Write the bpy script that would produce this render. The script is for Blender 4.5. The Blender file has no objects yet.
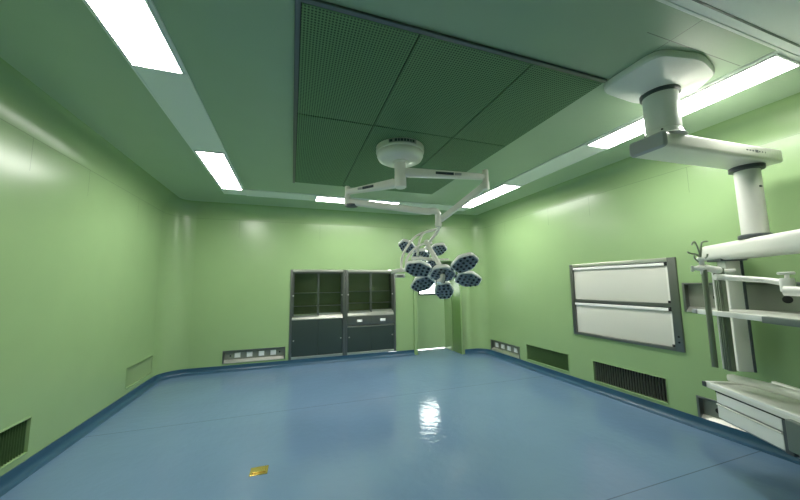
import bpy, bmesh, math, random
from mathutils import Vector, Matrix
random.seed(7)
C = bpy.context.scene.collection
PI = math.pi

# ------------------------------------------------------------ camera frame
CAM = Vector((0, 0, 1.5)); F = 313.93
yaw, pitch, roll = 0.3322646, 0.1088126, -0.0113441
fw = Vector((math.sin(yaw)*math.cos(pitch), math.cos(yaw)*math.cos(pitch), math.sin(pitch)))
r0 = Vector((math.cos(yaw), -math.sin(yaw), 0)); u0 = r0.cross(fw)
rt = r0*math.cos(roll) + u0*math.sin(roll); up = -r0*math.sin(roll) + u0*math.cos(roll)
def at(px, py, depth):            # world point at a given distance along the view axis
    return CAM + (rt*(px-400) + up*(250-py) + fw*F)*(depth/F)

# ------------------------------------------------------------ materials
def mat(name, col, rough=0.5, metal=0.0, spec=0.5, coat=0.0, noise=0.0, nscale=8, bump=0.0, bscale=40, emit=None, es=0):
    m = bpy.data.materials.new(name); m.use_nodes = True
    nt = m.node_tree; b = nt.nodes['Principled BSDF']
    b.inputs['Base Color'].default_value = (*col, 1); b.inputs['Roughness'].default_value = rough
    b.inputs['Metallic'].default_value = metal; b.inputs['Specular IOR Level'].default_value = spec
    b.inputs['Coat Weight'].default_value = coat
    if emit:
        b.inputs['Emission Color'].default_value = (*emit, 1); b.inputs['Emission Strength'].default_value = es
    tc = nt.nodes.new('ShaderNodeTexCoord')
    if noise:
        n = nt.nodes.new('ShaderNodeTexNoise'); n.inputs['Scale'].default_value = nscale
        nt.links.new(tc.outputs['Object'], n.inputs['Vector'])
        mx = nt.nodes.new('ShaderNodeMix'); mx.data_type = 'RGBA'
        mx.inputs['A'].default_value = (*[c*(1-noise) for c in col], 1)
        mx.inputs['B'].default_value = (*[min(1, c*(1+noise)) for c in col], 1)
        nt.links.new(n.outputs['Fac'], mx.inputs['Factor']); nt.links.new(mx.outputs['Result'], b.inputs['Base Color'])
    if bump:
        n2 = nt.nodes.new('ShaderNodeTexNoise'); n2.inputs['Scale'].default_value = bscale; n2.inputs['Detail'].default_value = 2
        nt.links.new(tc.outputs['Object'], n2.inputs['Vector'])
        bp = nt.nodes.new('ShaderNodeBump'); bp.inputs['Strength'].default_value = bump; bp.inputs['Distance'].default_value = 0.01
        nt.links.new(n2.outputs['Fac'], bp.inputs['Height']); nt.links.new(bp.outputs['Normal'], b.inputs['Normal'])
    return m

def seams(m, lines, width=0.004, dark=0.45):
    """thin joints in a surface: lines = (axis, value, [(axis, lo, hi)])"""
    nt = m.node_tree; b = nt.nodes['Principled BSDF']
    g = nt.nodes.new('ShaderNodeNewGeometry'); s = nt.nodes.new('ShaderNodeSeparateXYZ')
    nt.links.new(g.outputs['Position'], s.inputs[0])
    def M(op, a, bb):
        n = nt.nodes.new('ShaderNodeMath'); n.operation = op
        for i, v in enumerate((a, bb)):
            if v is None: continue
            if isinstance(v, (int, float)): n.inputs[i].default_value = v
            else: nt.links.new(v, n.inputs[i])
        return n.outputs[0]
    tot = None
    for ax, val, lim in lines:
        d = M('ABSOLUTE', M('SUBTRACT', s.outputs[ax], val), None)
        k = M('LESS_THAN', d, width/2)
        for (a2, lo, hi) in lim:
            k = M('MULTIPLY', k, M('MULTIPLY', M('GREATER_THAN', s.outputs[a2], lo), M('LESS_THAN', s.outputs[a2], hi)))
        tot = k if tot is None else M('MAXIMUM', tot, k)
    mx = nt.nodes.new('ShaderNodeMix'); mx.data_type = 'RGBA'; mx.blend_type = 'MULTIPLY'
    mx.inputs['B'].default_value = (dark, dark, dark, 1)
    src = b.inputs['Base Color'].links
    if src: nt.links.new(src[0].from_socket, mx.inputs['A'])
    else: mx.inputs['A'].default_value = b.inputs['Base Color'].default_value
    nt.links.new(tot, mx.inputs['Factor']); nt.links.new(mx.outputs['Result'], b.inputs['Base Color'])

GREEN = (0.29, 0.43, 0.205)
M_wall = mat('green enamelled wall panel', GREEN, 0.27, spec=0.5, noise=0.03, nscale=3, bump=0.02, bscale=6)
seams(M_wall, [(2, 2.73, [])] + [(0, x, [(1, 6.4, 6.5), (2, 2.4, 2.73)]) for x in (-0.95, 0.52, 2.29, 2.50)] +
      [(1, y, [(2, 2.45, 2.73)]) for y in (1.0, 2.1, 3.3, 4.07, 5.2)], 0.005, 0.72)
M_ceil = mat('green enamelled ceiling panel', (0.365, 0.49, 0.345), 0.36, spec=0.5, noise=0.04, nscale=3)
seams(M_ceil, [(0, 2.21, [(1, 0.98, 1.5)]), (1, 1.16, [(0, 2.0, 2.95)])], 0.006, 0.5)
M_floor = mat('blue sheet vinyl floor', (0.135, 0.222, 0.35), 0.12, spec=0.5, noise=0.08, nscale=1.5, bump=0.30, bscale=12)
seams(M_floor, [(1, 1.76, []), (1, 4.22, [])], 0.008, 0.55)
M_curb = mat('dark blue cove skirting', (0.028, 0.085, 0.15), 0.3, spec=0.4)
M_belt = mat('white ceiling channel', (0.86, 0.90, 0.86), 0.4)
M_beltedge = mat('grey ceiling channel edge', (0.6, 0.66, 0.62), 0.4)
M_light = mat('lit diffuser', (0.9, 0.9, 0.9), 0.5, emit=(1.0, 1.0, 0.93), es=9)
M_lframe = mat('white lamp frame', (0.8, 0.82, 0.8), 0.4)
M_frame = mat('grey anodised edging', (0.13, 0.15, 0.15), 0.35, metal=0.6)
M_steel = mat('brushed stainless steel', (0.62, 0.62, 0.57), 0.35, metal=1.0, noise=0.05, nscale=20)
M_steeld = mat('dark stainless steel', (0.20, 0.21, 0.20), 0.34, metal=0.9, noise=0.05, nscale=12)
M_plate = mat('satin steel plate', (0.30, 0.31, 0.26), 0.4, metal=0.5, noise=0.04, nscale=12)
M_steelin = mat('cabinet inner lining', (0.12, 0.16, 0.075), 0.45, metal=0.3)  # steel lining; the green it reflects is painted into the base colour
M_door_low = mat('steel door toned as floor reflection', (0.055, 0.08, 0.074), 0.4, metal=0.55)  # stainless steel; the dark floor's reflection is put into its colour
M_white = mat('white enamel', (0.88, 0.88, 0.85), 0.3, coat=0.2)
M_cream = mat('white painted aluminium', (0.80, 0.80, 0.74), 0.35, coat=0.2)
M_grey = mat('light grey plastic', (0.36, 0.38, 0.38), 0.4)
M_dgrey = mat('dark grey plastic', (0.06, 0.075, 0.08), 0.4)
M_boxgrey = mat('dark grey green housing', (0.13, 0.165, 0.15), 0.45)
M_endcap = mat('grey end cap', (0.42, 0.43, 0.46), 0.45)
M_black = mat('black void', (0.006, 0.007, 0.006), 0.6)
M_lens = mat('dark led lens', (0.008, 0.011, 0.013), 0.25)
M_face = mat('blue grey lamp face', (0.26, 0.31, 0.34), 0.35)
M_screen = mat('grey white film viewer panel', (0.66, 0.66, 0.59), 0.5)
M_socket = mat('white socket plate', (0.93, 0.94, 0.95), 0.35)
M_brass = mat('brass floor socket', (0.62, 0.47, 0.14), 0.25, metal=0.9)
M_louv = mat('green louvre slat', (0.11, 0.2, 0.08), 0.4)
M_lgrey = mat('grey louvre slat', (0.16, 0.19, 0.15), 0.4)
M_doorleaf = mat('green door leaf', (0.36, 0.52, 0.28), 0.35, noise=0.03)
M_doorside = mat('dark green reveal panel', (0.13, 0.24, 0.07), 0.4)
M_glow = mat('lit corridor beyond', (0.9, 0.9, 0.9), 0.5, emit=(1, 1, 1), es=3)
M_ink = mat('dark blue grey lettering', (0.03, 0.05, 0.06), 0.5)
M_rail = mat('grey aluminium rail', (0.24, 0.27, 0.22), 0.35, metal=0.6)

def glassmat():
    m = bpy.data.materials.new('cabinet glass'); m.use_nodes = True; nt = m.node_tree
    b = nt.nodes['Principled BSDF']
    b.inputs['Base Color'].default_value = (0.9, 0.97, 0.93, 1); b.inputs['Roughness'].default_value = 0.03
    b.inputs['Transmission Weight'].default_value = 1.0; b.inputs['IOR'].default_value = 1.08
    return m
M_glass = glassmat()

def perfmat():
    m = mat('perforated green sheet', (0.10, 0.225, 0.085), 0.7); nt = m.node_tree; b = nt.nodes['Principled BSDF']
    tc = nt.nodes.new('ShaderNodeTexCoord'); v = nt.nodes.new('ShaderNodeTexVoronoi')
    v.inputs['Scale'].default_value = 52; v.voronoi_dimensions = '2D'; v.inputs['Randomness'].default_value = 0
    nt.links.new(tc.outputs['Object'], v.inputs['Vector'])
    c = nt.nodes.new('ShaderNodeMath'); c.operation = 'LESS_THAN'; c.inputs[1].default_value = 0.33
    nt.links.new(v.outputs['Distance'], c.inputs[0])
    mx = nt.nodes.new('ShaderNodeMix'); mx.data_type = 'RGBA'
    mx.inputs['A'].default_value = (0.165, 0.31, 0.15, 1); mx.inputs['B'].default_value = (0.03, 0.065, 0.03, 1)
    nt.links.new(c.outputs[0], mx.inputs['Factor']); nt.links.new(mx.outputs['Result'], b.inputs['Base Color'])
    return m
M_perf = perfmat()

# ------------------------------------------------------------ mesh helpers
class MB:
    def __init__(s): s.bm = bmesh.new(); s.mats = []
    def mi(s, m):
        if m not in s.mats: s.mats.append(m)
        return s.mats.index(m)
    def face(s, pts, m):
        f = s.bm.faces.new([s.bm.verts.new(p) for p in pts]); f.material_index = s.mi(m); return f
    def box(s, lo, hi, m, fr=None, bev=0.0):
        """box between lo and hi in the frame fr (4x4) ; optional bevel"""
        b2 = bmesh.new(); bmesh.ops.create_cube(b2, size=1)
        c = [(a+b)/2 for a, b in zip(lo, hi)]; d = [abs(b-a) for a, b in zip(lo, hi)]
        for v in b2.verts: v.co = Vector((v.co.x*d[0]+c[0], v.co.y*d[1]+c[1], v.co.z*d[2]+c[2]))
        if bev: bmesh.ops.bevel(b2, geom=list(b2.edges), offset=min(bev, min(d)*0.45), segments=3, affect='EDGES', profile=0.6)
        s.merge(b2, m, fr)
    def merge(s, b2, m, fr=None):
        i = s.mi(m); mp = {}
        for v in b2.verts: mp[v] = s.bm.verts.new(fr @ v.co if fr is not None else v.co)
        for f in b2.faces:
            try:
                nf = s.bm.faces.new([mp[v] for v in f.verts]); nf.material_index = i
            except ValueError: pass
        b2.free()
    def loft(s, rings, m, caps=True, closed=True):
        i = s.mi(m); R = [[s.bm.verts.new(p) for p in r] for r in rings]; n = len(R[0])
        for a, b in zip(R, R[1:]):
            for k in range(n if closed else n-1):
                f = s.bm.faces.new([a[k], a[(k+1) % n], b[(k+1) % n], b[k]]); f.material_index = i
        if caps:
            for r in (R[0][::-1], R[-1]):
                f = s.bm.faces.new(r); f.material_index = i
    def tube(s, pts, rad, m, n=14, caps=True):
        pts = [Vector(p) for p in pts]; rings = []
        if isinstance(rad, (int, float)): rad = [rad]*len(pts)
        d = (pts[1]-pts[0]).normalized(); a = d.orthogonal().normalized()
        for k, p in enumerate(pts):
            t = (pts[min(k+1, len(pts)-1)] - pts[max(k-1, 0)]).normalized()
            a = (a - t*a.dot(t)).normalized(); b = t.cross(a)
            rings.append([p + (a*math.cos(q)+b*math.sin(q))*rad[k] for q in [2*PI*j/n for j in range(n)]])
        s.loft(rings, m, caps)
    def lathe(s, prof, m, c=(0, 0, 0), n=40, fr=None):
        """prof = [(radius, z)], around z axis through c"""
        rings = []
        for r_, z_ in prof:
            ring = [Vector((c[0]+max(r_, 1e-4)*math.cos(2*PI*j/n), c[1]+max(r_, 1e-4)*math.sin(2*PI*j/n), c[2]+z_)) for j in range(n)]
            rings.append([fr @ p for p in ring] if fr is not None else ring)
        s.loft(rings, m)
    def build(s, name, parent=None, smooth=True, origin=None):
        bmesh.ops.recalc_face_normals(s.bm, faces=s.bm.faces) if s.bm.faces and getattr(s, 'recalc', True) else None
        me = bpy.data.meshes.new(name); s.bm.to_mesh(me); s.bm.free()
        for m in s.mats: me.materials.append(m)
        if smooth:
            for p in me.polygons: p.use_smooth = True
            try: me.set_sharp_from_angle(angle=math.radians(38))
            except Exception: pass
        o = bpy.data.objects.new(name, me); C.objects.link(o)
        if parent is not None:
            o.parent = parent; T = ORG.get(parent.name, Vector((0, 0, 0))); ORG[o.name] = T
            me.transform(Matrix.Translation(-T))
        return o
ORG = {}
def tag(o, label, cat, group=None, kind=None):
    o['label'] = label; o['category'] = cat
    if group: o['group'] = group
    if kind: o['kind'] = kind
    return o
def thing(name, label, cat, loc=(0, 0, 0), group=None):
    o = bpy.data.objects.new(name, None); C.objects.link(o); o.location = loc
    ORG[o.name] = Vector(loc); o.empty_display_size = 0.1
    return tag(o, label, cat, group)
def struct(o): o['kind'] = 'structure'; return o
def frame(o, x, y, z=None):
    x = Vector(x).normalized(); y = Vector(y); y = (y - x*y.dot(x)).normalized(); z = x.cross(y)
    m = Matrix.Identity(4)
    for i, v in enumerate((x, y, z)):
        for j in range(3): m[j][i] = v[j]
    m.translation = Vector(o); return m
def curve_pts(ctrl, n=8):
    """Catmull-Rom through the control points"""
    P = [Vector(p) for p in ctrl]; P = [2*P[0]-P[1]] + P + [2*P[-1]-P[-2]]; out = []
    for i in range(1, len(P)-2):
        for k in range(n):
            t = k/n; a, b, c, d = P[i-1:i+3]
            out.append(0.5*((2*b)+(c-a)*t+(2*a-5*b+4*c-d)*t*t+(3*b-a-3*c+d)*t**3))
    out.append(P[-2]); return out

# ------------------------------------------------------------ room shell
XL, XR, YB, YF, H, ZS = -2.03, 4.03, 6.47, -1.6, 3.0, 2.73
YS, XS = 6.10, 3.50            # stepped part of the back wall right of the door
COVE = 0.2
out = []                        # (point, wall name of the edge leaving it, smooth-corner flag)
def arc(cx, cy, r, a0, a1, n=8): return [(cx+r*math.cos(a0+(a1-a0)*k/n), cy+r*math.sin(a0+(a1-a0)*k/n)) for k in range(n+1)]
RL, RR = 0.38, 0.26
out.append(((XL, YF), 'wall_left'))
for p in arc(XL+RL, YB-RL, RL, PI, PI/2): out.append((p, 'wall_left'))
out[-1] = (out[-1][0], 'wall_back')
out += [((2.56, YB), 'wall_back'), ((XS, YS), 'wall_back')]
a = arc(XR-RR, YS-RR, RR, PI/2, 0)
for p in a: out.append((p, 'wall_right'))
out.append(((XR, YF), 'wall_front'))
N = len(out); P2 = [Vector(o[0]) for o in out]
def inward(a, b): d = (b-a).normalized(); return Vector((d.y, -d.x))
mit = []
for i in range(N):
    n1 = inward(P2[i-1], P2[i]); n2 = inward(P2[i], P2[(i+1) % N]); mit.append((n1+n2)/(1+n1.dot(n2)))
holes = {}
HB = [(-0.02, 2.12, 0.10, 1.81), (-1.13, -0.08, 0.13, 0.355)]
HR = [(2.29, 3.70, 0.735, 1.767), (3.84, 4.76, 0.14, 0.41), (2.505, 3.432, 0.13, 0.41), (4.94, 5.84, 0.10, 0.322),
      (0.95, 2.26, 1.17, 1.482), (1.25, 2.24, 0.07, 0.315)]
HLl = [(2.66, 3.62, 0.15, 0.445), (5.235, 6.06, 0.17, 0.445)]
def grid(mb, a, b, sel, z0, z1, hs, m):
    """flat wall a->b with rectangular openings; hs in the coordinate sel (0 x, 1 y)"""
    lo, hi = sorted((a[sel], b[sel])); us = sorted({lo, hi, *[h[0] for h in hs], *[min(h[1], hi) for h in hs]})
    vs = sorted({z0, z1, *[h[2] for h in hs], *[h[3] for h in hs]})
    def pt(u, v):
        t = (u-a[sel])/(b[sel]-a[sel]); q = a.lerp(b, t); return (q.x, q.y, v)
    for u0_, u1_ in zip(us, us[1:]):
        for v0, v1 in zip(vs, vs[1:]):
            cu, cv = (u0_+u1_)/2, (v0+v1)/2
            if any(h[0] < cu < h[1] and h[2] < cv < h[3] for h in hs): continue
            mb.face([pt(u0_, v0), pt(u1_, v0), pt(u1_, v1), pt(u0_, v1)], m)
walls = {k: MB() for k in ('wall_left', 'wall_back', 'wall_right', 'wall_front')}
NC = 8
prof = [(COVE*(1-math.cos(PI/2*k/NC)), ZS+(H-ZS)*math.sin(PI/2*k/NC)) for k in range(NC+1)]
for i in range(N):
    j = (i+1) % N; mb = walls[out[i][1]]; a_, b_ = P2[i], P2[j]
    L = (b_-a_).length
    if out[i][1] == 'wall_left' and L > 2: grid(mb, a_, b_, 1, 0, ZS, HLl, M_wall)
    elif out[i][1] == 'wall_back' and abs(a_.x-2.56) < 1e-6: grid(mb, a_, b_, 0, 0, ZS, [(2.56, XS, 0, 2.0)], M_wall)
    elif out[i][1] == 'wall_back' and L > 2: grid(mb, a_, b_, 0, 0, ZS, HB, M_wall)
    elif out[i][1] == 'wall_right' and L > 2: grid(mb, a_, b_, 1, 0, ZS, HR, M_wall)
    else: mb.face([(a_.x, a_.y, 0), (b_.x, b_.y, 0), (b_.x, b_.y, ZS), (a_.x, a_.y, ZS)], M_wall)
    R = []
    for (d, z) in prof:
        pa, pb = a_+mit[i]*d, b_+mit[j]*d; R.append(((pa.x, pa.y, z), (pb.x, pb.y, z)))
    for q0, q1 in zip(R, R[1:]): mb.face([q0[0], q0[1], q1[1], q1[0]], M_wall)
# door alcove lining belongs to the back wall
wb = walls['wall_back']
XD0, YD = 2.56, 6.85
wb.face([(XD0, YB, 0), (XD0, YD+.1, 0), (XD0, YD+.1, 2.0), (XD0, YB, 2.0)], M_wall)
wb.face([(XS, YS, 0), (XS, YD+.1, 0), (XS, YD+.1, 2.0), (XS, YS, 2.0)], M_wall)
wb.face([(XD0, YB, 2.0), (XS, YS, 2.0), (XS, YD+.1, 2.0), (XD0, YD+.1, 2.0)], M_wall)
for k, mb in walls.items():
    bmesh.ops.remove_doubles(mb.bm, verts=mb.bm.verts, dist=1e-4)
    struct(mb.build(k))
f = MB(); f.box((XL-.6, YF-.3, -.06), (XR+.6, 8.3, 0), M_floor); struct(f.build('floor', smooth=False))
c = MB(); c.box((XL-.3, YF-.3, H), (XR+.3, 8.3, H+.06), M_ceil); struct(c.build('ceiling', smooth=False))

# cove skirting following the walls
CP = [(0.002, 0.10), (0.012, 0.10), (0.014, 0.05), (0.022, 0.025), (0.045, 0.008), (0.075, 0.003), (0.075, 0.0), (0.002, 0.0)]
def skirting(name, idx, ends=None):
    mb = MB(); rings = []
    for i in idx:
        p = P2[i]; m_ = mit[i]
        if ends and i in ends: p = Vector(ends[i][0]); m_ = Vector(ends[i][1])
        rings.append([(p.x+m_.x*d, p.y+m_.y*d, z) for d, z in CP])
    mb.loft(rings, M_curb); struct(mb.build(name))
iB = next(i for i in range(N) if out[i][1] == 'wall_back'); iR = next(i for i in range(N) if out[i][1] == 'wall_right')
skirting('baseboard_left', list(range(0, iB+1)))
mb = MB(); mb.loft([[(x, YB-d, z) for d, z in CP] for x in (P2[iB].x, XD0-.03)], M_curb); struct(mb.build('baseboard_back'))
last = N-1
mb = MB(); rr = [[(XS+.05, YS-d, z) for d, z in CP]]
for i in range(iR, N): rr.append([(P2[i].x+mit[i].x*d, P2[i].y+mit[i].y*d, z) for d, z in CP])
mb.loft(rr, M_curb); struct(mb.build('baseboard_right'))

# ceiling channels that carry the lamps (a ring around the air diffuser)
def belt(name, x0, x1, y0, y1, axis):
    mb = MB(); mb.box((x0, y0, H-.010), (x1, y1, H-.0005), M_belt)
    e = .016
    if axis == 'y':
        mb.box((x0-e, y0, H-.014), (x0, y1, H-.0005), M_belt); mb.box((x1, y0, H-.014), (x1+e, y1, H-.0005), M_belt)
    else:
        mb.box((x0, y0-e, H-.014), (x1, y0, H-.0005), M_belt); mb.box((x0, y1, H-.014), (x1, y1+e, H-.0005), M_belt)
    struct(mb.build(name, smooth=False))
belt('trim_1', -1.05, -0.745, -1.2, 5.61, 'y')
belt('trim_2', -0.745, 2.99, 5.29, 5.61, 'x')
belt('trim_3', 2.99, 3.31, 0.98, 5.61, 'y')
belt('trim_4', -0.72, 3.9, 0.55, 0.97, 'x')
mb = MB(); mb.box((-0.72, 0.915, H-.013), (3.9, 0.925, H-.009), M_frame); struct(mb.build('trim_5', smooth=False))

def ceiling_light(x0, x1, y0, y1, label):
    t = thing('ceiling_light', label, 'ceiling light', ((x0+x1)/2, (y0+y1)/2, H-.01), 'flat white lamps in the ceiling channels')
    fr = MB(); w = .012
    fr.box((x0, y0, H-.024), (x0+w, y1, H-.0105), M_lframe); fr.box((x1-w, y0, H-.024), (x1, y1, H-.0105), M_lframe)
    fr.box((x0+w, y0, H-.024), (x1-w, y0+w, H-.0105), M_lframe); fr.box((x0+w, y1-w, H-.024), (x1-w, y1, H-.0105), M_lframe)
    fr.build('lamp_frame', t, smooth=False)
    d = MB(); d.box((x0+w, y0+w, H-.020), (x1-w, y1-w, H-.0105), M_light); d.build('diffuser', t, smooth=False)
ceiling_light(-1.05, -0.745, 0.95, 2.43, 'large bright lamp at the upper left edge, nearest of the left pair')
ceiling_light(-1.04, -0.75, 3.84, 5.27, 'bright lamp over the left side, farther one of the left pair')
ceiling_light(0.36, 1.84, 5.30, 5.60, 'bright lamp above the two steel cabinets, behind the surgical light arms')
ceiling_light(2.995, 3.305, 3.84, 5.26, 'bright lamp right of the surgical light arms, farther one of the right pair')
ceiling_light(2.995, 3.305, 1.00, 2.43, 'long bright lamp behind the white pendant column, nearest of the right pair')

# air diffuser in the middle of the ceiling
t = thing('air_diffuser', 'wide perforated green air diffuser with grey edging in the ceiling', 'air diffuser', (1.09, 3.12, H-.005))
hx0, hx1, hy0, hy1 = 0.01, 2.18, 1.585, 4.66
fr = MB(); w = .03; z0 = H-.018
fr.box((hx0-w, hy0-w, z0), (hx0, hy1+w, H-.0005), M_frame, bev=.003); fr.box((hx1, hy0-w, z0+.006), (hx1+.012, hy1+w, H-.0005), M_ceil)
fr.box((hx0, hy0-w, z0), (hx1, hy0, H-.0005), M_frame, bev=.003); fr.box((hx0, hy1, z0+.006), (hx1, hy1+.012, H-.0005), M_ceil)
fr.build('edging', t)
xs, ys = (hx0, 0.69, 1.52, hx1), (hy0, 2.725, hy1)
for i in range(3):
    for j in range(2):
        p = MB(); p.box((xs[i]+.005, ys[j]+.005, H-.016), (xs[i+1]-.005, ys[j+1]-.005, H-.006), M_perf); p.build('perforated_panel', t, smooth=False)
p = MB(); p.box((hx0, hy0, H-.006), (hx1, hy1, H-.001), M_black); p.build('backing', t, smooth=False)

# ------------------------------------------------------------ door
d = MB(); X0, X1 = 2.62, 3.50
WX0, WX1, WZ0, WZ1 = 2.80, 3.28, 1.24, 1.70
us = [X0, WX0, WX1, X1]; vs = [0.014, WZ0, WZ1, 1.999]
for i in range(3):
    for j in range(3):
        if i == 1 and j == 1: continue
        d.box((us[i], YD, vs[j]), (us[i+1], YD+.04, vs[j+1]), M_doorleaf)
door = struct(d.build('door_1', smooth=False))
d = MB(); e = .035
d.box((WX0, YD-.012, WZ0), (WX0+e, YD+.05, WZ1), M_dgrey); d.box((WX1-e, YD-.012, WZ0), (WX1, YD+.05, WZ1), M_dgrey)
d.box((WX0+e, YD-.012, WZ0), (WX1-e, YD+.05, WZ0+e), M_dgrey); d.box((WX0+e, YD-.012, WZ1-e), (WX1-e, YD+.05, WZ1), M_dgrey)
wf = d.build('window_frame', door, smooth=False)
d = MB(); d.box((WX0+e, YD+.012, WZ0+e), (WX1-e, YD+.018, WZ1-e), M_glass); d.build('pane', wf, smooth=False)
d = MB(); d.tube([(2.70, YD, 1.0), (2.70, YD-.04, 1.0)], .018, M_dgrey); d.tube([(2.70, YD-.04, 1.0), (2.70, YD-.04, .93)], .012, M_dgrey); d.build('door_handle', door)
# corridor behind the door: its wall glows in place of the corridor lighting
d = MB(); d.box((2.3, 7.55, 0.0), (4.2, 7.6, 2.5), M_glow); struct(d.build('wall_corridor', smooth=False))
# door frame
d = MB()
d.box((XD0-.035, YB-.05, 0), (XD0+.035, YB+.06, 2.02), M_wall, bev=.004); 
struct(d.build('trim_6'))
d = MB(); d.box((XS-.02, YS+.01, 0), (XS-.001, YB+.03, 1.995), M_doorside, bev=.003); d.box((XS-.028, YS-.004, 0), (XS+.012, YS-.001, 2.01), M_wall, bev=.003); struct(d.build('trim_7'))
d = MB(); d.box((2.595, YB+.06, 0), (2.62, YD+.05, 1.999), M_wall); d.box((XS-.03, YB+.04, 0), (XS-.001, YD+.05, 1.999), M_wall); struct(d.build('trim_8', smooth=False))

# ------------------------------------------------------------ steel cabinets sunk in the back wall
def cabinet(x0, x1, label, drawers):
    t = thing('instrument_cabinet', label, 'cabinet', ((x0+x1)/2, YB, 0.10), 'steel instrument cabinets in the back wall')
    z0, z1 = .105, 1.805; y0, y1 = YB-.012, YB+.36; w = .045
    zg = 0.95 if drawers else 0.92; zs = zg-.085; zl = .645 if drawers else zs
    b = MB()
    b.box((x0, y0, z0), (x0+w, y1, z1), M_steeld, bev=.003); b.box((x1-w, y0, z0), (x1, y1, z1), M_steeld, bev=.003)
    b.box((x0+w, y0, z1-w), (x1-w, y1, z1), M_steel, bev=.003); b.box((x0+w, y0, z0), (x1-w, y1, z0+w), M_steel, bev=.003)
    # sloped sill under the glass
    b.loft([[(x, y0+.004, zs), (x, y0+.004, zs+.012), (x, y0+.075, zg), (x, y1-.01, zg), (x, y1-.01, zs)] for x in (x0+w, x1-w)], M_steel)
    if drawers: b.loft([[(x, y0-.006, zl), (x, y0-.006, zl+.012), (x, y0+.03, zl+.035), (x, y1-.1, zl+.03), (x, y1-.1, zl)] for x in (x0+w, x1-w)], M_steel)
    b.build('cabinet_frame', t)
    b = MB(); b.box((x0+w, y1-.012, z0+w), (x1-w, y1, z1-w), M_steelin)
    b.box((x0+w, y0+.09, zg), (x0+w+.004, y1-.012, z1-w), M_steelin); b.box((x1-w-.004, y0+.09, zg), (x1-w, y1-.012, z1-w), M_steelin); b.build('back_panel', t, smooth=False)
    for zz in ((zg+(z1-w-zg)*.50), zg+.16):
        b = MB(); b.box((x0+w+.006, y0+.12, zz), (x1-w-.006, y1-.014, zz+.008), M_steeld); b.build('shelf', t, smooth=False)
    xm = (x0+x1)/2; fw_ = .026
    for k, (a, b2) in enumerate(((x0+w+.002, xm+.018), (xm-.018, x1-w-.002))):
        yy = y0+.058 if k else y0+.036
        g = MB(); za, zb = zg+.004, z1-w-.002
        if not k: za = zg-.02
        g.box((a, yy, za), (a+fw_, yy+.02, zb), M_steeld); g.box((b2-fw_, yy, za), (b2, yy+.02, zb), M_steeld)
        g.box((a+fw_, yy, zb-fw_), (b2-fw_, yy+.02, zb), M_steeld); g.box((a+fw_, yy, za), (b2-fw_, yy+.02, za+fw_), M_steel)
        dr = g.build('glass_door', t, smooth=False)
        g = MB(); g.box((a+fw_, yy+.008, za+fw_), (b2-fw_, yy+.012, zb-fw_), M_glass); g.build('pane', dr, smooth=False)
        g = MB(); hx = a+.012 if not k else b2-.012; g.tube([(hx, yy, 1.30), (hx, yy-.012, 1.30)], .014, M_white); g.build('pull', dr)
    ztop = zl if drawers else zs
    for k, (a, b2) in enumerate(((x0+w+.002, xm-.001), (xm+.001, x1-w-.002))):
        g = MB(); yy = y0+.012 if k else y0+.004; g.box((a, yy, z0+w+.002), (b2, yy+.02, ztop-.003), M_door_low, bev=.004); dr = g.build('lower_door', t)
        g = MB(); hx = a+.035 if not k else b2-.035; g.tube([(hx, yy, .45), (hx, yy-.012, .45)], .014, M_steel); g.build('pull', dr)
        if drawers:
            g = MB(); g.box((a, y0-.004, zl+.038), (b2, y0+.06, zs-.003), M_steeld, bev=.005); dw = g.build('drawer', t)
            g = MB(); cx = (a+b2)/2; cz = (zl+.035+zs)/2-.005
            g.box((cx-.055, y0-.016, cz-.026), (cx+.055, y0-.003, cz+.026), M_socket, bev=.006); g.build('pull', dw)
    return t
cabinet(-0.02, 1.040, 'left steel cabinet with glass doors above two tall plain dark doors', False)
cabinet(1.044, 2.12, 'right steel cabinet with two white-handled drawers between glass and dark doors', True)

# ------------------------------------------------------------ things on the walls, built in a local frame: x along, y up, z out of the wall
def wallframe(side, u, z):
    if side == 'B': return frame((u, YB, z), (1, 0, 0), (0, 0, 1))          # z axis = -Y (into the room)
    if side == 'R': return frame((XR, u, z), (0, -1, 0), (0, 0, 1))         # x runs toward the camera, z axis = -X
    if side == 'L': return frame((XL, u, z), (0, 1, 0), (0, 0, 1))          # x runs away, z axis = +X
def outlet_box(side, u, z, w, h, label, n, first, step, psize, holes_=(), group='steel socket boxes sunk in the walls'):
    fr = wallframe(side, u, z); t = thing('socket_box', label, 'socket box', tuple(fr.translation), group)
    b = MB(); e = .022; dp = .06
    b.box((0, 0, -dp), (e, h, .006), M_steeld, fr, .002); b.box((w-e, 0, -dp), (w, h, .006), M_steeld, fr, .002)
    b.box((e, h-e, -dp), (w-e, h, .006), M_steeld, fr, .002)
    sl = [[(x, 0, .008), (x, .012, .008), (x, .055, -.04), (x, .055, -dp), (x, 0, -dp)] for x in (e, w-e)]
    b.loft([[fr @ Vector(p) for p in r] for r in sl], M_steel)
    b.box((e, .04, -dp-.004), (w-e, h-e, -dp+.004), M_plate, fr)
    b.build('steel_box', t)
    for k in range(n):
        q = MB(); x = first+k*step; zc = h*.56
        q.box((x-psize, zc-.043, -dp+.004), (x+psize, zc+.043, -dp+.016), M_socket, fr, .004)
        q.build('socket_plate', t)
    for (x, zc, r_) in holes_:
        q = MB(); q.lathe([(r_, 0), (r_, .008), (r_*.8, .010)], M_black, (x, zc, -dp+.004), fr=fr); q.build('gas_outlet', t)
    return t
outlet_box('B', -1.13, .13, 1.05, .225, 'long steel box with four white sockets left of the steel cabinets', 4, .235, .20, .048, [(.12, .12, .014), (.95, .13, .014)])
outlet_box('R', 5.84, .10, .90, .222, 'steel box with four white sockets low on the right wall corner', 4, .14, .195, .05)
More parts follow.
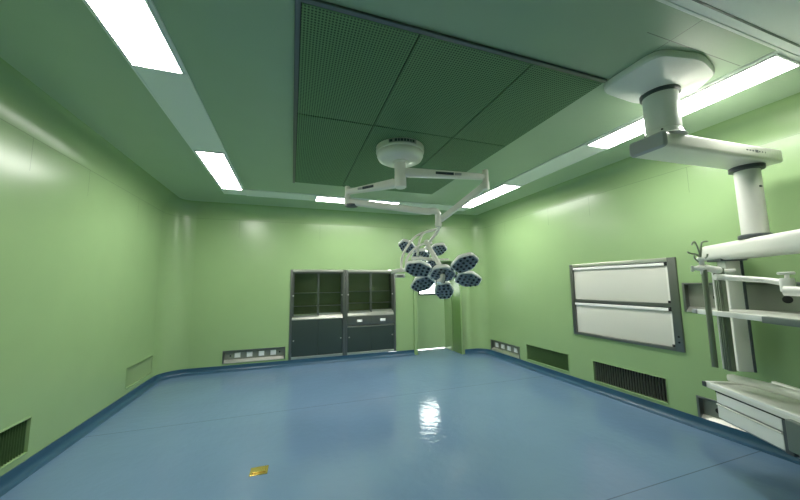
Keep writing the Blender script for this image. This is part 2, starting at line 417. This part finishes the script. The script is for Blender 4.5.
outlet_box('R', 2.26, 1.17, 1.31, .312, 'wide steel gas outlet panel with black outlets behind the pendant column', 0, 0, 0, 0, [(.26, .16, .026), (.745, .16, .032)], 'steel outlet panels behind the pendant')
outlet_box('R', 2.24, .07, .99, .245, 'low steel outlet box with dark slots under the pendant drawers', 0, 0, 0, 0, [(.15, .13, .026), (.5, .12, .022)], 'steel outlet panels behind the pendant')

def vent(side, u, z, w, h, label, slat, ang, n, e=.014):
    fr = wallframe(side, u, z); t = thing('air_vent', label, 'vent', tuple(fr.translation), 'return air vents low in the side walls')
    b = MB()
    b.box((0, 0, -.05), (e, h, .008), M_wall, fr, .002); b.box((w-e, 0, -.05), (w, h, .008), M_wall, fr, .002)
    b.box((e, h-e, -.05), (w-e, h, .008), M_wall, fr, .002); b.box((e, 0, -.05), (w-e, e, .008), M_wall, fr, .002)
    b.build('vent_frame', t)
    b = MB(); b.box((e, e, -.055), (w-e, h-e, -.05), M_black, fr); b.build('backing', t, smooth=False)
    b = MB(); ca, sa = math.cos(ang), math.sin(ang)
    for k in range(n):
        x = e+(w-2*e)*(k+.5)/n; f2 = fr @ Matrix.Translation((x, 0, -.022)) @ Matrix.Rotation(ang, 4, 'Y')
        b.box((-.001, e, -.018), (.001, h-e, .018), slat, f2)
    b.build('louvre', t, smooth=False)
vent('L', 2.66, .15, .96, .295, 'ribbed dark vent at the left edge, low on the left wall', M_louv, -.45, 34)
vent('L', 5.235, .17, .825, .275, 'green vent near the far left corner, low on the wall', M_wall, .5, 26, .008)
vent('R', 4.76, .14, .92, .27, 'dense green vent between the socket box and the black-slotted vent', M_louv, -.3, 34, .008)
vent('R', 3.432, .13, .927, .28, 'black-slotted vent on the right wall below the film viewer', M_lgrey, .15, 27, .008)

# film viewer: steel frame with two rows of grey white panels
fr = wallframe('R', 3.70, .735); W, Hh = 1.41, 1.032
t = thing('film_viewer', 'large steel framed x-ray film viewer with two white rows on right wall', 'film viewer', tuple(fr.translation))
b = MB(); e = .05
b.box((0, 0, -.05), (e, Hh, .02), M_steeld, fr, .005); b.box((W-.085, 0, -.05), (W, Hh, .02), M_steeld, fr, .005)
b.box((e, Hh-.045, -.05), (W-.085, Hh, .02), M_steel, fr, .005); b.box((e, 0, -.05), (W-.085, .035, .02), M_steeld, fr, .005)
b.box((e, .475, -.05), (W-.085, .515, .014), M_steeld, fr, .004)
b.build('frame', t)
for (a, c2) in ((.038, .472), (.518, .985)):
    b = MB(); b.box((e+.004, a, -.04), (W-.089, c2-.045, -.004), M_screen, fr, .003); o = b.build('viewer_panel', t)
    b = MB(); b.box((e+.004, c2-.042, -.03), (W-.12, c2-.006, .014), M_white, fr, .006); b.build('film_clip', o)
    b = MB(); b.box((W-.118, c2-.042, -.03), (W-.087, c2-.006, .016), M_black, fr, .003); b.build('clip_end', o)
    b = MB(); b.box((W-.118, a, -.006), (W-.087, a+.03, .01), M_black, fr, .003); b.build('clip_end', o)
    b = MB(); b.box((W-.112, a+.03, -.006), (W-.092, c2-.045, .004), M_cream, fr); b.build('side_strip', o, smooth=False)
for k in range(2): b = MB(); b.lathe([(.010, 0), (.010, .006), (.006, .008)], M_black, (W-.04, .10+k*.06, .019), fr=fr, n=16); b.build('switch', t)

# floor socket
t = thing('floor_socket', 'small brass floor socket set in the blue floor', 'floor socket', (-.21, 2.965, 0))
f2 = Matrix.Translation((-.212, 2.968, 0)) @ Matrix.Rotation(-.03, 4, 'Z')
b = MB(); b.box((-.068, -.06, 0), (.068, .06, .006), M_brass, f2, .002); b.build('plate', t)
b = MB(); b.box((-.05, -.035, .0065), (.05, .042, .013), M_brass, f2, .004); b.build('lid', t)

# ------------------------------------------------------------ surgical light
t = thing('surgical_light', 'white two-armed surgical light with petal lamp heads hanging from the ceiling', 'surgical light', (1.09, 3.12, H))
cx, cy = 1.09, 3.12
b = MB(); b.lathe([(.245, -.0165), (.262, -.018), (.262, -.075), (.250, -.082), (.253, -.088), (.252, -.115), (.235, -.150), (.20, -.168), (.09, -.174)], M_cream, (cx, cy, H), 56)
cap = b.build('ceiling_cap', t)
b = MB()       # badge with a round emblem and a line of lettering, wrapped on the cap
def onrim(ang, z, r_=.2635): return Vector((cx+r_*math.sin(ang), cy-r_*math.cos(ang), H+z))
base = -.66
def patch(a0, a1, z0, z1, m, r_):
    n = 6; rings = [[onrim(a0+(a1-a0)*k/n, z, r_) for k in range(n+1)] for z in (z0, z1)]
    for k in range(n): b.face([rings[0][k], rings[0][k+1], rings[1][k+1], rings[1][k]], m)
patch(base-.13, base+1.02, -.062, -.020, M_grey, .2632)
patch(base-.10, base+.03, -.054, -.028, M_ink, .2642)
x = base+.12
for wch in (.10, .07, .10, .09, .10, .07, .10): patch(x, x+wch, -.054, -.028, M_ink, .2642); x += wch+.03
b.recalc = False; b.build('badge', cap, smooth=False)
b = MB(); b.lathe([(.085, -.17), (.085, -.185), (.062, -.19), (.062, -.325), (.058, -.326), (.058, -.33), (.064, -.332), (.064, -.455), (.052, -.465)], M_cream, (cx, cy, H), 32); b.build('spindle', t)

J1 = Vector((0.60, 3.62, 2.57)); J2 = Vector((2.02, 2.90, 2.66))
def arm(name, a, b_, w0, h0, w1, h1, m=M_cream, off=.03):
    a, b_ = Vector(a), Vector(b_); x = (b_-a).normalized(); y = Vector((0, 0, 1)).cross(x).normalized(); z = x.cross(y)
    mb = MB(); rings = []
    L = (b_-a).length
    for tt in (0, .04, .2, .5, .8, .96, 1):
        w_ = w0+(w1-w0)*tt; h_ = h0+(h1-h0)*tt
        if tt in (0, 1): w_ *= .8; h_ *= .8
        c_ = a+x*L*tt; ring = []
        for q in range(20):
            th = 2*PI*q/20; ct, st = math.cos(th), math.sin(th)
            ring.append(c_ + y*(w_/2*math.copysign(abs(ct)**.5, ct)) + z*(h_/2*math.copysign(abs(st)**.5, st)))
        rings.append(ring)
    mb.loft(rings, m); return mb
A1 = Vector((cx, cy, 2.60)); A2 = Vector((cx, cy, 2.715))
e1 = arm('', A1+(J1-A1).normalized()*.05, J1+Vector((0, 0, .02)), .10, .10, .06, .06).build('horizontal_arm', t)
e2 = arm('', A2+(J2-A2).normalized()*.05, J2+Vector((0, 0, .02)), .10, .095, .06, .065).build('horizontal_arm', t)
for o_, A_, J_, s0, s1 in ((e1, A1, J1+Vector((0, 0, .02)), .45, .75), (e2, A2, J2+Vector((0, 0, .02)), .40, .70)):
    # dark label on the side of the arm that faces the room entrance
    x = (J_-A_).normalized(); y = Vector((0, 0, 1)).cross(x).normalized()
    if y.y > 0: y = -y
    ce = A_+(J_-A_)*((s0+s1)/2)+y*.0415; b = MB(); LL = (J_-A_).length*(s1-s0)
    fr = frame(ce, x, Vector((0, 0, 1)))
    sg = 1 if (fr.to_3x3() @ Vector((0, 0, 1))).dot(y) > 0 else -1
    b.box((-LL/2, -.014, -.004), (LL*.2, .014, .004), M_ink, fr); b.box((LL*.24, -.012, -.004), (LL*.5, .012, .004), M_grey, fr)
    b.build('arm_label', o_, smooth=False)
# vertical joints
b = MB(); b.lathe([(.026, .09), (.03, .085), (.03, -.02), (.036, -.03), (.036, -.13), (.03, -.135)], M_cream, tuple(J1), 20); b.build('arm_joint', t)
b = MB(); b.lathe([(.030, .10), (.034, .09), (.034, -.03), (.04, -.04), (.04, -.12), (.03, -.13)], M_cream, tuple(J2), 20); b.build('arm_joint', t)
b = MB(); b.lathe([(.06, -.085), (.075, -.09), (.075, -.11), (.05, -.118)], M_dgrey, (J1.x+.05, J1.y, J1.z-.04), 24); b.build('pivot_cover', t)
K1 = at(436.5, 212.5, 3.62); K2 = at(439, 221, 3.75)
b = arm('', J1+Vector((.0, .0, -.095)), K1+Vector((-.06, .0, .0)), .07, .078, .06, .072); b.build('spring_arm', t)
b = arm('', J2+Vector((0, 0, -.07)), K2, .06, .085, .055, .065); b.build('spring_arm', t)
b = MB(); b.tube(curve_pts([K1+Vector((-.09, .01, .012)), K1+Vector((-.02, 0, .018)), K1+Vector((.015, 0, -.01)), K1+Vector((.02, 0, -.06)), K1+Vector((.02, 0, -.13))]), .036, M_cream, 18)
b.tube([K1+Vector((.02, 0, -.13)), K1+Vector((.02, 0, -.165))], [.042, .036], M_cream, 18); el = b.build('elbow', t)

ex = (rt*.969 - up*.208 + fw*.14).normalized(); ey = (rt*.239 + up*.599 - fw*.765); ey = (ey-ex*ey.dot(ex)).normalized(); ez = -ex.cross(ey)   # ez faces down to the table
def lamp_head(ctr, angs, s, yoke, tilt=.16):
    # frame: x=ex, y=ey ; local z = ex x ey points up/back, so faces are at -z
    base_ = Matrix.Identity(4)
    for i, v in enumerate((ex, ey, -ex.cross(ey))):
        for j in range(3): base_[j][i] = v[j]
    base_.translation = Vector(ctr)
    def outline(n, kx, prof_):
        return prof_
    hub = MB(); n = 6
    hexr = [(.14*s*math.cos(PI/6+k*PI/3), .14*s*math.sin(PI/6+k*PI/3)) for k in range(6)]
    def ring(pts, sc, z): return [base_ @ Vector((x*sc, y*sc, z)) for x, y in pts]
    def rounded(pts, sub=5, rr=.35):
        o_ = []; m = len(pts)
        for i in range(m):
            p0, p1, p2 = Vector(pts[i-1]), Vector(pts[i]), Vector(pts[(i+1) % m])
            a_ = p1.lerp(p0, rr); c_ = p1.lerp(p2, rr)
            for k in range(sub+1):
                tt = k/sub; q = a_*(1-tt)**2 + p1*2*tt*(1-tt) + c_*tt*tt; o_.append((q.x, q.y))
        return o_
    hp = rounded(hexr, 4, .25)
    hub.loft([ring(hp, .93, -.005), ring(hp, 1, -.002), ring(hp, 1.0, .02), ring(hp, .85, .05), ring(hp, .4, .065)], M_white)
    hub.loft([ring(hp, .90, -.004), ring(hp, .90, -.009)], M_face)
    lp = MB()
    def dots(mb, pts, frm):
        for (x, y) in pts:
            mb.lathe([(.014*s, -.009), (.014*s, -.0125), (.010*s, -.0135)], M_lens, (x, y, 0), 8, fr=frm)
    hd = [(x*.045*s, y*.042*s) for x in (-2, -1, 0, 1, 2) for y in (-2, -1, 0, 1, 2) if (x*x+y*y) <= 5 and not (x == 0 and y == 0)]
    dots(hub, hd, base_)
    h = hub.build('lamp_head', t)
    pet = [(-.120, -.066), (.015, -.108), (.136, -.052), (.136, .052), (.015, .108), (-.120, .066)]
    pet = rounded([(x*s, y*s) for x, y in pet], 4, .20)
    for aa, R_ in angs:
        A_ = math.radians(aa); fr_ = base_ @ Matrix.Rotation(A_, 4, 'Z') @ Matrix.Translation((R_, 0, 0)) @ Matrix.Rotation(-A_, 4, 'Z') @ Matrix.Rotation(tilt, 4, 'X') @ Matrix.Rotation(A_, 4, 'Z')
        p = MB(); rg = lambda sc, z: [fr_ @ Vector((x*sc, y*sc, z)) for x, y in pet]
        p.loft([rg(.94, -.007), rg(1.0, -.003), rg(1.02, .016), rg(.93, .040), rg(.55, .052)], M_white)
        p.loft([rg(.915, -.006), rg(.915, -.010)], M_face)
        pts = [(x*s, y*s) for x, ysn in ((-.088, 3), (-.040, 3), (.006, 4), (.054, 4), (.100, 3)) for y in [(k-(ysn-1)/2)*.045 for k in range(ysn)]]
        for (x, y) in pts: p.lathe([(.0145*s, -.010), (.0145*s, -.0135), (.010*s, -.0145)], M_lens, (x, y, 0), 8, fr=fr_)
        # short stem back to the hub
        p.tube([fr_ @ Vector((-.11*s, 0, .022)), base_ @ Vector((.09*s*math.cos(A_), .09*s*math.sin(A_), .022))], .020*s, M_dgrey, 10)
        p.build('lamp_petal', h)
    g = MB(); g.tube([base_ @ Vector((0, 0, -.008)), base_ @ Vector((0, 0, -.05)), base_ @ Vector((-.03, 0, -.10)), base_ @ Vector((-.035, 0, -.115))], [.028*s, .026*s, .034*s, .028*s], M_white, 18); g.build('handle', h)
    for pts_, rad in yoke:
        g = MB(); g.tube(curve_pts(pts_), rad, M_cream, 12); g.build('yoke', h)
    return h
D = 3.15
L1 = at(442.5, 274.5, D)
lamp_head(L1, ((0, .27), (60, .27), (180, .25), (240, .268), (293, .305)), 1.0, [
    ([at(426, 241, 3.42), at(430, 249, 3.36), at(436, 259, 3.27), at(441, 268, 3.20)], .026),
    ([at(437, 229, 3.55), at(424, 233, 3.50), at(419, 243, 3.46), at(417.5, 256, 3.40)], .014),
    ([at(437, 229, 3.55), at(418, 235, 3.50), at(407, 247, 3.42), at(402, 258, 3.34), at(401, 270, 3.24)], .013),
    ([at(432, 243, 3.40), at(423, 244, 3.38), at(413, 250, 3.32), at(407, 259, 3.26), at(406, 267, 3.18)], .013),
    ([at(411, 258, 3.30), at(420, 258.3, 3.30), at(434, 259.3, 3.30)], .017),
    ([at(433, 259.5, 3.3), at(449, 259.5, 3.3)], .010),
    ([at(391, 272, 3.22), at(399, 270.5, 3.22), at(410, 269.5, 3.2)], .020)])
b = MB(); fr = frame(at(400, 275.6, 3.2), rt, up); b.box((-.05, -.018, -.03), (.05, .018, .03), M_white, fr, .008); b.box((-.03, -.008, .029), (.03, .006, .033), M_dgrey, fr)
b.build('control_box', t)
L2 = at(421, 256, 4.0)
lamp_head(L2, ((48, .235), (152, .235), (270, .24), (330, .25)), .88, [
    ([K2, at(438, 230, 3.8), at(431, 240, 3.9), at(424, 250, 3.96)], .018)])

# ------------------------------------------------------------ equipment pendant on the right
t = thing('equipment_pendant', 'white ceiling pendant with jointed arm, column and drawer shelf at right', 'medical pendant', (2.58, 1.47, H))
def rsq(cx_, cy_, hw, hh, r_, z, n=6, rot=0):
    pts = []
    for (sx, sy, a0) in ((1, 1, 0), (-1, 1, PI/2), (-1, -1, PI), (1, -1, 3*PI/2)):
        for k in range(n+1):
            a_ = a0+PI/2*k/n; pts.append((sx*(hw-r_)+r_*math.cos(a_), sy*(hh-r_)+r_*math.sin(a_)))
    c_, s_ = math.cos(rot), math.sin(rot)
    return [Vector((cx_+x*c_-y*s_, cy_+x*s_+y*c_, z)) for x, y in pts]
PX, PY = 2.56, 1.43; rc = .20
pc = [(-.36, .22), (-.36, -.20), (-.02, -.265), (.26, -.20), (.36, -.04), (.35, .10), (.12, .255)]
def pring(sc_, z):
    o_ = []; m_ = len(pc)
    for i in range(m_):
        p0, p1, p2 = Vector(pc[i-1]), Vector(pc[i]), Vector(pc[(i+1) % m_]); a_ = p1.lerp(p0, .25); c_ = p1.lerp(p2, .25)
        for k in range(7):
            tt = k/6; q = (a_*(1-tt)**2 + p1*2*tt*(1-tt) + c_*tt*tt)*sc_; o_.append(Vector((PX+q.x, PY+q.y, z)))
    return o_
b = MB(); b.loft([pring(1, H-.001), pring(1, H-.028), pring(.97, H-.042), pring(.46, H-.082), pring(.36, H-.09)], M_white)
cv = b.build('ceiling_cover', t)
TX, TY = 2.60, 1.47
b = MB(); b.lathe([(.122, -.085), (.122, -.112), (.112, -.116)], M_dgrey, (TX, TY, H), 40); b.build('collar', t)
b = MB(); b.lathe([(.108, -.10), (.108, -.39), (.106, -.392), (.106, -.396), (.112, -.40), (.116, -.425), (.135, -.445)], M_white, (TX, TY, H), 40)
for a_ in (.3, 2.4, 3.6, 5.2): b.lathe([(.008, 0), (.006, .006)], M_dgrey, (0, 0, 0), 10, fr=frame((TX+.112*math.cos(a_), TY+.112*math.sin(a_), H-.41), (-math.sin(a_), math.cos(a_), 0), (0, 0, 1)))
b.build('upper_tube', t)
# horizontal box arm
b = MB()
def armring(x, inset=0, z0=2.445, z1=2.558, yc=1.50, hw=.125):
    r_ = .026; hh = (z1-z0)/2-inset; w_ = hw-inset; zc = (z0+z1)/2; pts = []
    for (sy, sz, a0) in ((1, 1, 0), (-1, 1, PI/2), (-1, -1, PI), (1, -1, 3*PI/2)):
        for k in range(5):
            a_ = a0+PI/2*k/4; rr_ = max(r_-inset, .005); pts.append(Vector((x, yc+sy*(w_-rr_)+rr_*math.cos(a_), zc+sz*(hh-rr_)+rr_*math.sin(a_))))
    return pts
AX0, AX1 = 2.45, 3.78
def sk(x): return 1.50 - (x-AX0)*.055
b.loft([armring(AX0+.012, 0, yc=sk(AX0)), armring(3.0, 0, yc=sk(3.0)), armring(AX1-.05, 0, yc=sk(AX1)), armring(AX1-.015, .012, yc=sk(AX1)), armring(AX1, .035, yc=sk(AX1))], M_cream)
ba = b.build('box_arm', t)
b = MB(); b.loft([armring(AX0-.012, .012, yc=sk(AX0)), armring(AX0-.004, .002, yc=sk(AX0)), armring(AX0+.013, -.002, yc=sk(AX0))], M_endcap); b.build('end_cap', ba)
b = MB(); b.loft([armring(AX1-.006, .016, yc=sk(AX1)), armring(AX1+.003, .03, yc=sk(AX1))], M_endcap); b.build('end_cap', ba)
b = MB()
lx = 3.30
for (dx, w_, h_) in ((0, .03, .010), (.035, .03, .010), (.07, .022, .012), (.105, .018, .022), (.125, .016, .022), (.150, .03, .012), (.185, .03, .012), (.22, .02, .012)):
    x = lx+dx; b.box((x, sk(x)-.1275, 2.505-h_/2), (x+w_, sk(x)-.1235, 2.505+h_/2), M_ink)
b.build('lettering', ba, smooth=False)
UX, UY = 3.59, 1.46
b = MB(); b.lathe([(.108, -.552), (.108, -.585), (.09, -.59)], M_dgrey, (UX, UY, H), 40); b.build('collar', t)
b = MB(); b.lathe([(.079, -.58), (.079, -1.13)], M_cream, (UX, UY, H), 36)
b.box((UX-.03, UY-.081, 2.25), (UX-.005, UY-.070, 2.265), M_dgrey)
b.build('lower_tube', t)
b = MB(); b.lathe([(.09, -1.125), (.102, -1.135), (.102, -1.158), (.09, -1.162)], M_dgrey, (UX, UY, H), 40); b.build('collar', t)
# diagonal beam
dB = Vector((-.605, -.796, 0)).normalized(); nB = Vector((-dB.y, dB.x, 0)); nB = nB if nB.x < 0 else -nB     # nB toward the camera side (-x)
E0 = Vector((3.84, 1.96, 0))
b = MB()
def beamring(s_, inset=0):
    z0, z1 = 1.688, 1.842; hw = .105; cc = E0 + dB*s_ - nB*.105; pts = []; r_ = .045
    for (sy, sz, a0) in ((1, 1, 0), (-1, 1, PI/2), (-1, -1, PI), (1, -1, 3*PI/2)):
        for k in range(6):
            a_ = a0+PI/2*k/5; rr_ = max(r_-inset, .006)
            v = sy*(hw-inset-rr_)+rr_*math.cos(a_); w_ = sz*((z1-z0)/2-inset-rr_)+rr_*math.sin(a_)
            pts.append(cc + nB*v + Vector((0, 0, (z0+z1)/2+w_)))
    return pts
b.loft([beamring(-.045, .03), beamring(-.033, .008), beamring(-.005), beamring(1.55), beamring(1.58, .02)], M_cream); b.build('beam', t)
# equipment column under the far end of the beam
BF = frame(E0, dB, nB)            # x along the beam toward the camera, y out toward the room, z up/down
if (BF.to_3x3() @ Vector((0, 0, 1))).z < 0: BF = frame(E0, dB, nB); FL = -1
else: FL = 1
def bb(mb, s0, s1, v0, v1, z0, z1, m, bev=0):      # box in beam coordinates, z in world height
    f3 = Matrix.Identity(4)
    for i, v in enumerate((dB, nB, Vector((0, 0, 1)))):
        for j in range(3): f3[j][i] = v[j]
    f3.translation = E0; mb.box((s0, v0, z0), (s1, v1, z1), m, f3, bev)
def bpt(s_, v, z): p = E0+dB*s_+nB*v; p.z = z; return p
b = MB(); bb(b, .095, .215, -.185, -.065, .70, 1.69, M_cream, .006); bb(b, .205, .226, -.185, -.168, .70, 1.688, M_dgrey, .003)
bb(b, .05, .26, -.2, -.01, 1.678, 1.70, M_dgrey, .004); col = b.build('equipment_column', t)
G = at(724.5, 320, 2.50); f4 = Matrix.Identity(4)
for i, v in enumerate((dB, nB, Vector((0, 0, 1)))):
    for j in range(3): f4[j][i] = v[j]
f4.translation = Vector((G.x, G.y, 0)); RB = 0.80; RT = 1.60
b = MB(); b.box((-.035, -.02, RB), (.035, .012, RT), M_rail, f4, .004)
for k in range(3): b.box((-.030+k*.022, .008, RB), (-.018+k*.022, .022, RT), M_rail, f4, .002)
sr = b.build('slotted_rail', t)
b = MB(); b.box((-.048, -.01, RB), (-.036, .024, RT), M_white, f4, .003); b.build('edge_strip', sr)
b = MB(); b.tube([Vector((G.x, G.y, 1.58)), Vector((G.x, G.y, 1.58))-nB*.1, bpt(.12, -.06, 1.58)], .012, M_white, 10); b.build('bracket', sr)
# clamp and swivel arm
b = MB()
pA = at(716, 278, 2.55); pB = at(788, 285, 2.15)
b.tube([at(715, 277, 2.5), at(725, 277.5, 2.48), at(765, 280, 2.3), at(790, 283.5, 2.15)], [.024, .024, .020, .024], M_white, 14)
b.lathe([(.034, .02), (.036, .0), (.036, -.07), (.03, -.075)], M_white, tuple(at(787, 281, 2.15)), 20)
b.tube([at(778, 273.5, 2.15), at(794, 273, 2.15)], .010, M_white); b.tube([at(787, 273, 2.15), at(787, 281, 2.15)], .012, M_white)
b.build('swivel_arm', t)
b = MB(); b.tube([at(784, 291, 2.12), at(815, 292, 2.0)], [.032, .032], M_white, 16); b.build('swivel_arm_end', t)
# pole on the far side with hooks
b = MB(); q0 = at(703.5, 266, 2.50); b.tube([q0, (q0.x, q0.y, .84)], .019, M_rail, 12)
b.build('infusion_pole', t)
b = MB(); b.tube([at(693, 268.5, 2.50), at(699, 268, 2.50), at(706, 268, 2.5), at(719, 270.5, 2.50)], [.012, .022, .026, .028], M_white, 12)
b.tube([at(692.5, 266, 2.5), at(692.5, 271.5, 2.5)], .010, M_white, 10); b.tube([at(703, 274, 2.5), at(701, 258, 2.5)], .016, M_white, 10); b.build('pole_clamp', t)
b = MB()
for pts in ([(702, 258), (700, 250), (697, 243), (694.5, 242), (693, 245)], [(702, 258), (702.5, 250), (703, 243), (706, 241.5), (709, 241.5)],
            [(703, 259), (698, 254.5), (692, 253.5), (689, 252)], [(703, 260), (708, 257), (709, 254)], [(700, 262), (696, 258), (696, 255)]):
    b.tube(curve_pts([at(x-1.5, y, 2.50) for x, y in pts], 4), .006, M_rail, 8)
b.lathe([(.02, .012), (.028, .0), (.02, -.02)], M_white, tuple(at(700.5, 259, 2.50)), 16)
b.build('hooks', t)
# shelf with drawers
FLp = Vector((3.28, 1.75, 0)); dS = Vector((-.475, -.88, 0)).normalized(); nS = Vector((.88, -.475, 0)).normalized()
f3 = Matrix.Identity(4)
for i, v in enumerate((dS, nS, Vector((0, 0, 1)))):
    for j in range(3): f3[j][i] = v[j]
f3.translation = FLp
TW, TD = 1.05, .50; ZT = .668
b = MB(); b.box((0, 0, 1.222), (.58, .03, 1.262), M_white, f3, .005); b.box((0, .02, 1.232), (TW, TD-.12, 1.258), M_cream, f3, .005); ush = b.build('upper_shelf', t)
b = MB(); b.box((.575, -.006, 1.214), (TW, .04, 1.258), M_boxgrey, f3, .006); b.build('front_box', ush)
b = MB(); b.box((-.045, -.010, 1.225), (-.002, .06, 1.26), M_endcap, f3, .006); b.build('corner_bumper', ush)
b = MB(); b.box((0, 0, ZT-.045), (TW, TD, ZT-.012), M_cream, f3, .006)
b.box((0, 0, ZT-.02), (TW, .03, ZT+.006), M_white, f3, .006); b.box((0, TD-.03, ZT-.02), (TW, TD, ZT+.02), M_white, f3, .006)
b.box((0, .03, ZT-.02), (.03, TD-.03, ZT+.006), M_white, f3, .006)
sh = b.build('shelf', t)
b = MB(); b.box((-.018, -.012, ZT-.04), (.012, .02, ZT+.0), M_dgrey, f3, .005); b.build('corner_bumper', sh)
b = MB(); b.box((.10, .03, .40), (TW-.05, TD-.02, ZT-.05), M_grey, f3, .006); dc = b.build('drawer_unit', t)
b = MB(); b.box((.09, .008, ZT-.135), (.60, .03, ZT-.055), M_white, f3, .006); b.build('drawer', dc)
b = MB(); b.box((.09, .008, ZT-.25), (.60, .03, ZT-.150), M_white, f3, .006)
b.box((.09, .000, ZT-.155), (.60, .012, ZT-.142), M_cream, f3, .004); b.build('drawer', dc)
b = MB(); b.box((.09, .004, ZT-.055), (.66, .03, ZT-.046), M_black, f3); b.build('gap_shade', dc, smooth=False)  # solid black strip stands in for shade under the shelf edge
b = MB(); b.box((.605, .004, ZT-.26), (.66, .05, ZT-.055), M_dgrey, f3, .006); b.build('side_post', dc)
b = MB(); b.box((.665, -.03, ZT-.22), (.97, .06, ZT-.03), M_boxgrey, f3, .01); b.build('power_box', t)
b = MB(); b.tube([at(728, 377.5, 2.50), at(732, 378, 2.48), at(765, 386, 2.30), at(800, 396, 2.10), at(815, 400, 2.02)], [.024, .030, .030, .030, .030], M_cream, 14); b.build('handrail', t)

# ------------------------------------------------------------ camera, world, view
cd = bpy.data.cameras.new('camera'); cam = bpy.data.objects.new('camera', cd); C.objects.link(cam)
cd.sensor_width = 36; cd.sensor_fit = 'HORIZONTAL'; cd.lens = F/800*36; cd.clip_start = 0.05
m = Matrix.Identity(4)
for i, v in enumerate((rt, up, -fw)):
    for j in range(3): m[j][i] = v[j]
m.translation = CAM; cam.matrix_world = m
sc = bpy.context.scene; sc.camera = cam
w = bpy.data.worlds.new('world'); sc.world = w; w.use_nodes = True
w.node_tree.nodes['Background'].inputs[0].default_value = (0.02, 0.02, 0.02, 1); w.node_tree.nodes['Background'].inputs[1].default_value = 0.2
sc.view_settings.view_transform = 'Standard'; sc.view_settings.look = 'None'; sc.view_settings.gamma = 1
sc.view_settings.use_curve_mapping = False
sc.view_settings.exposure = 2.0
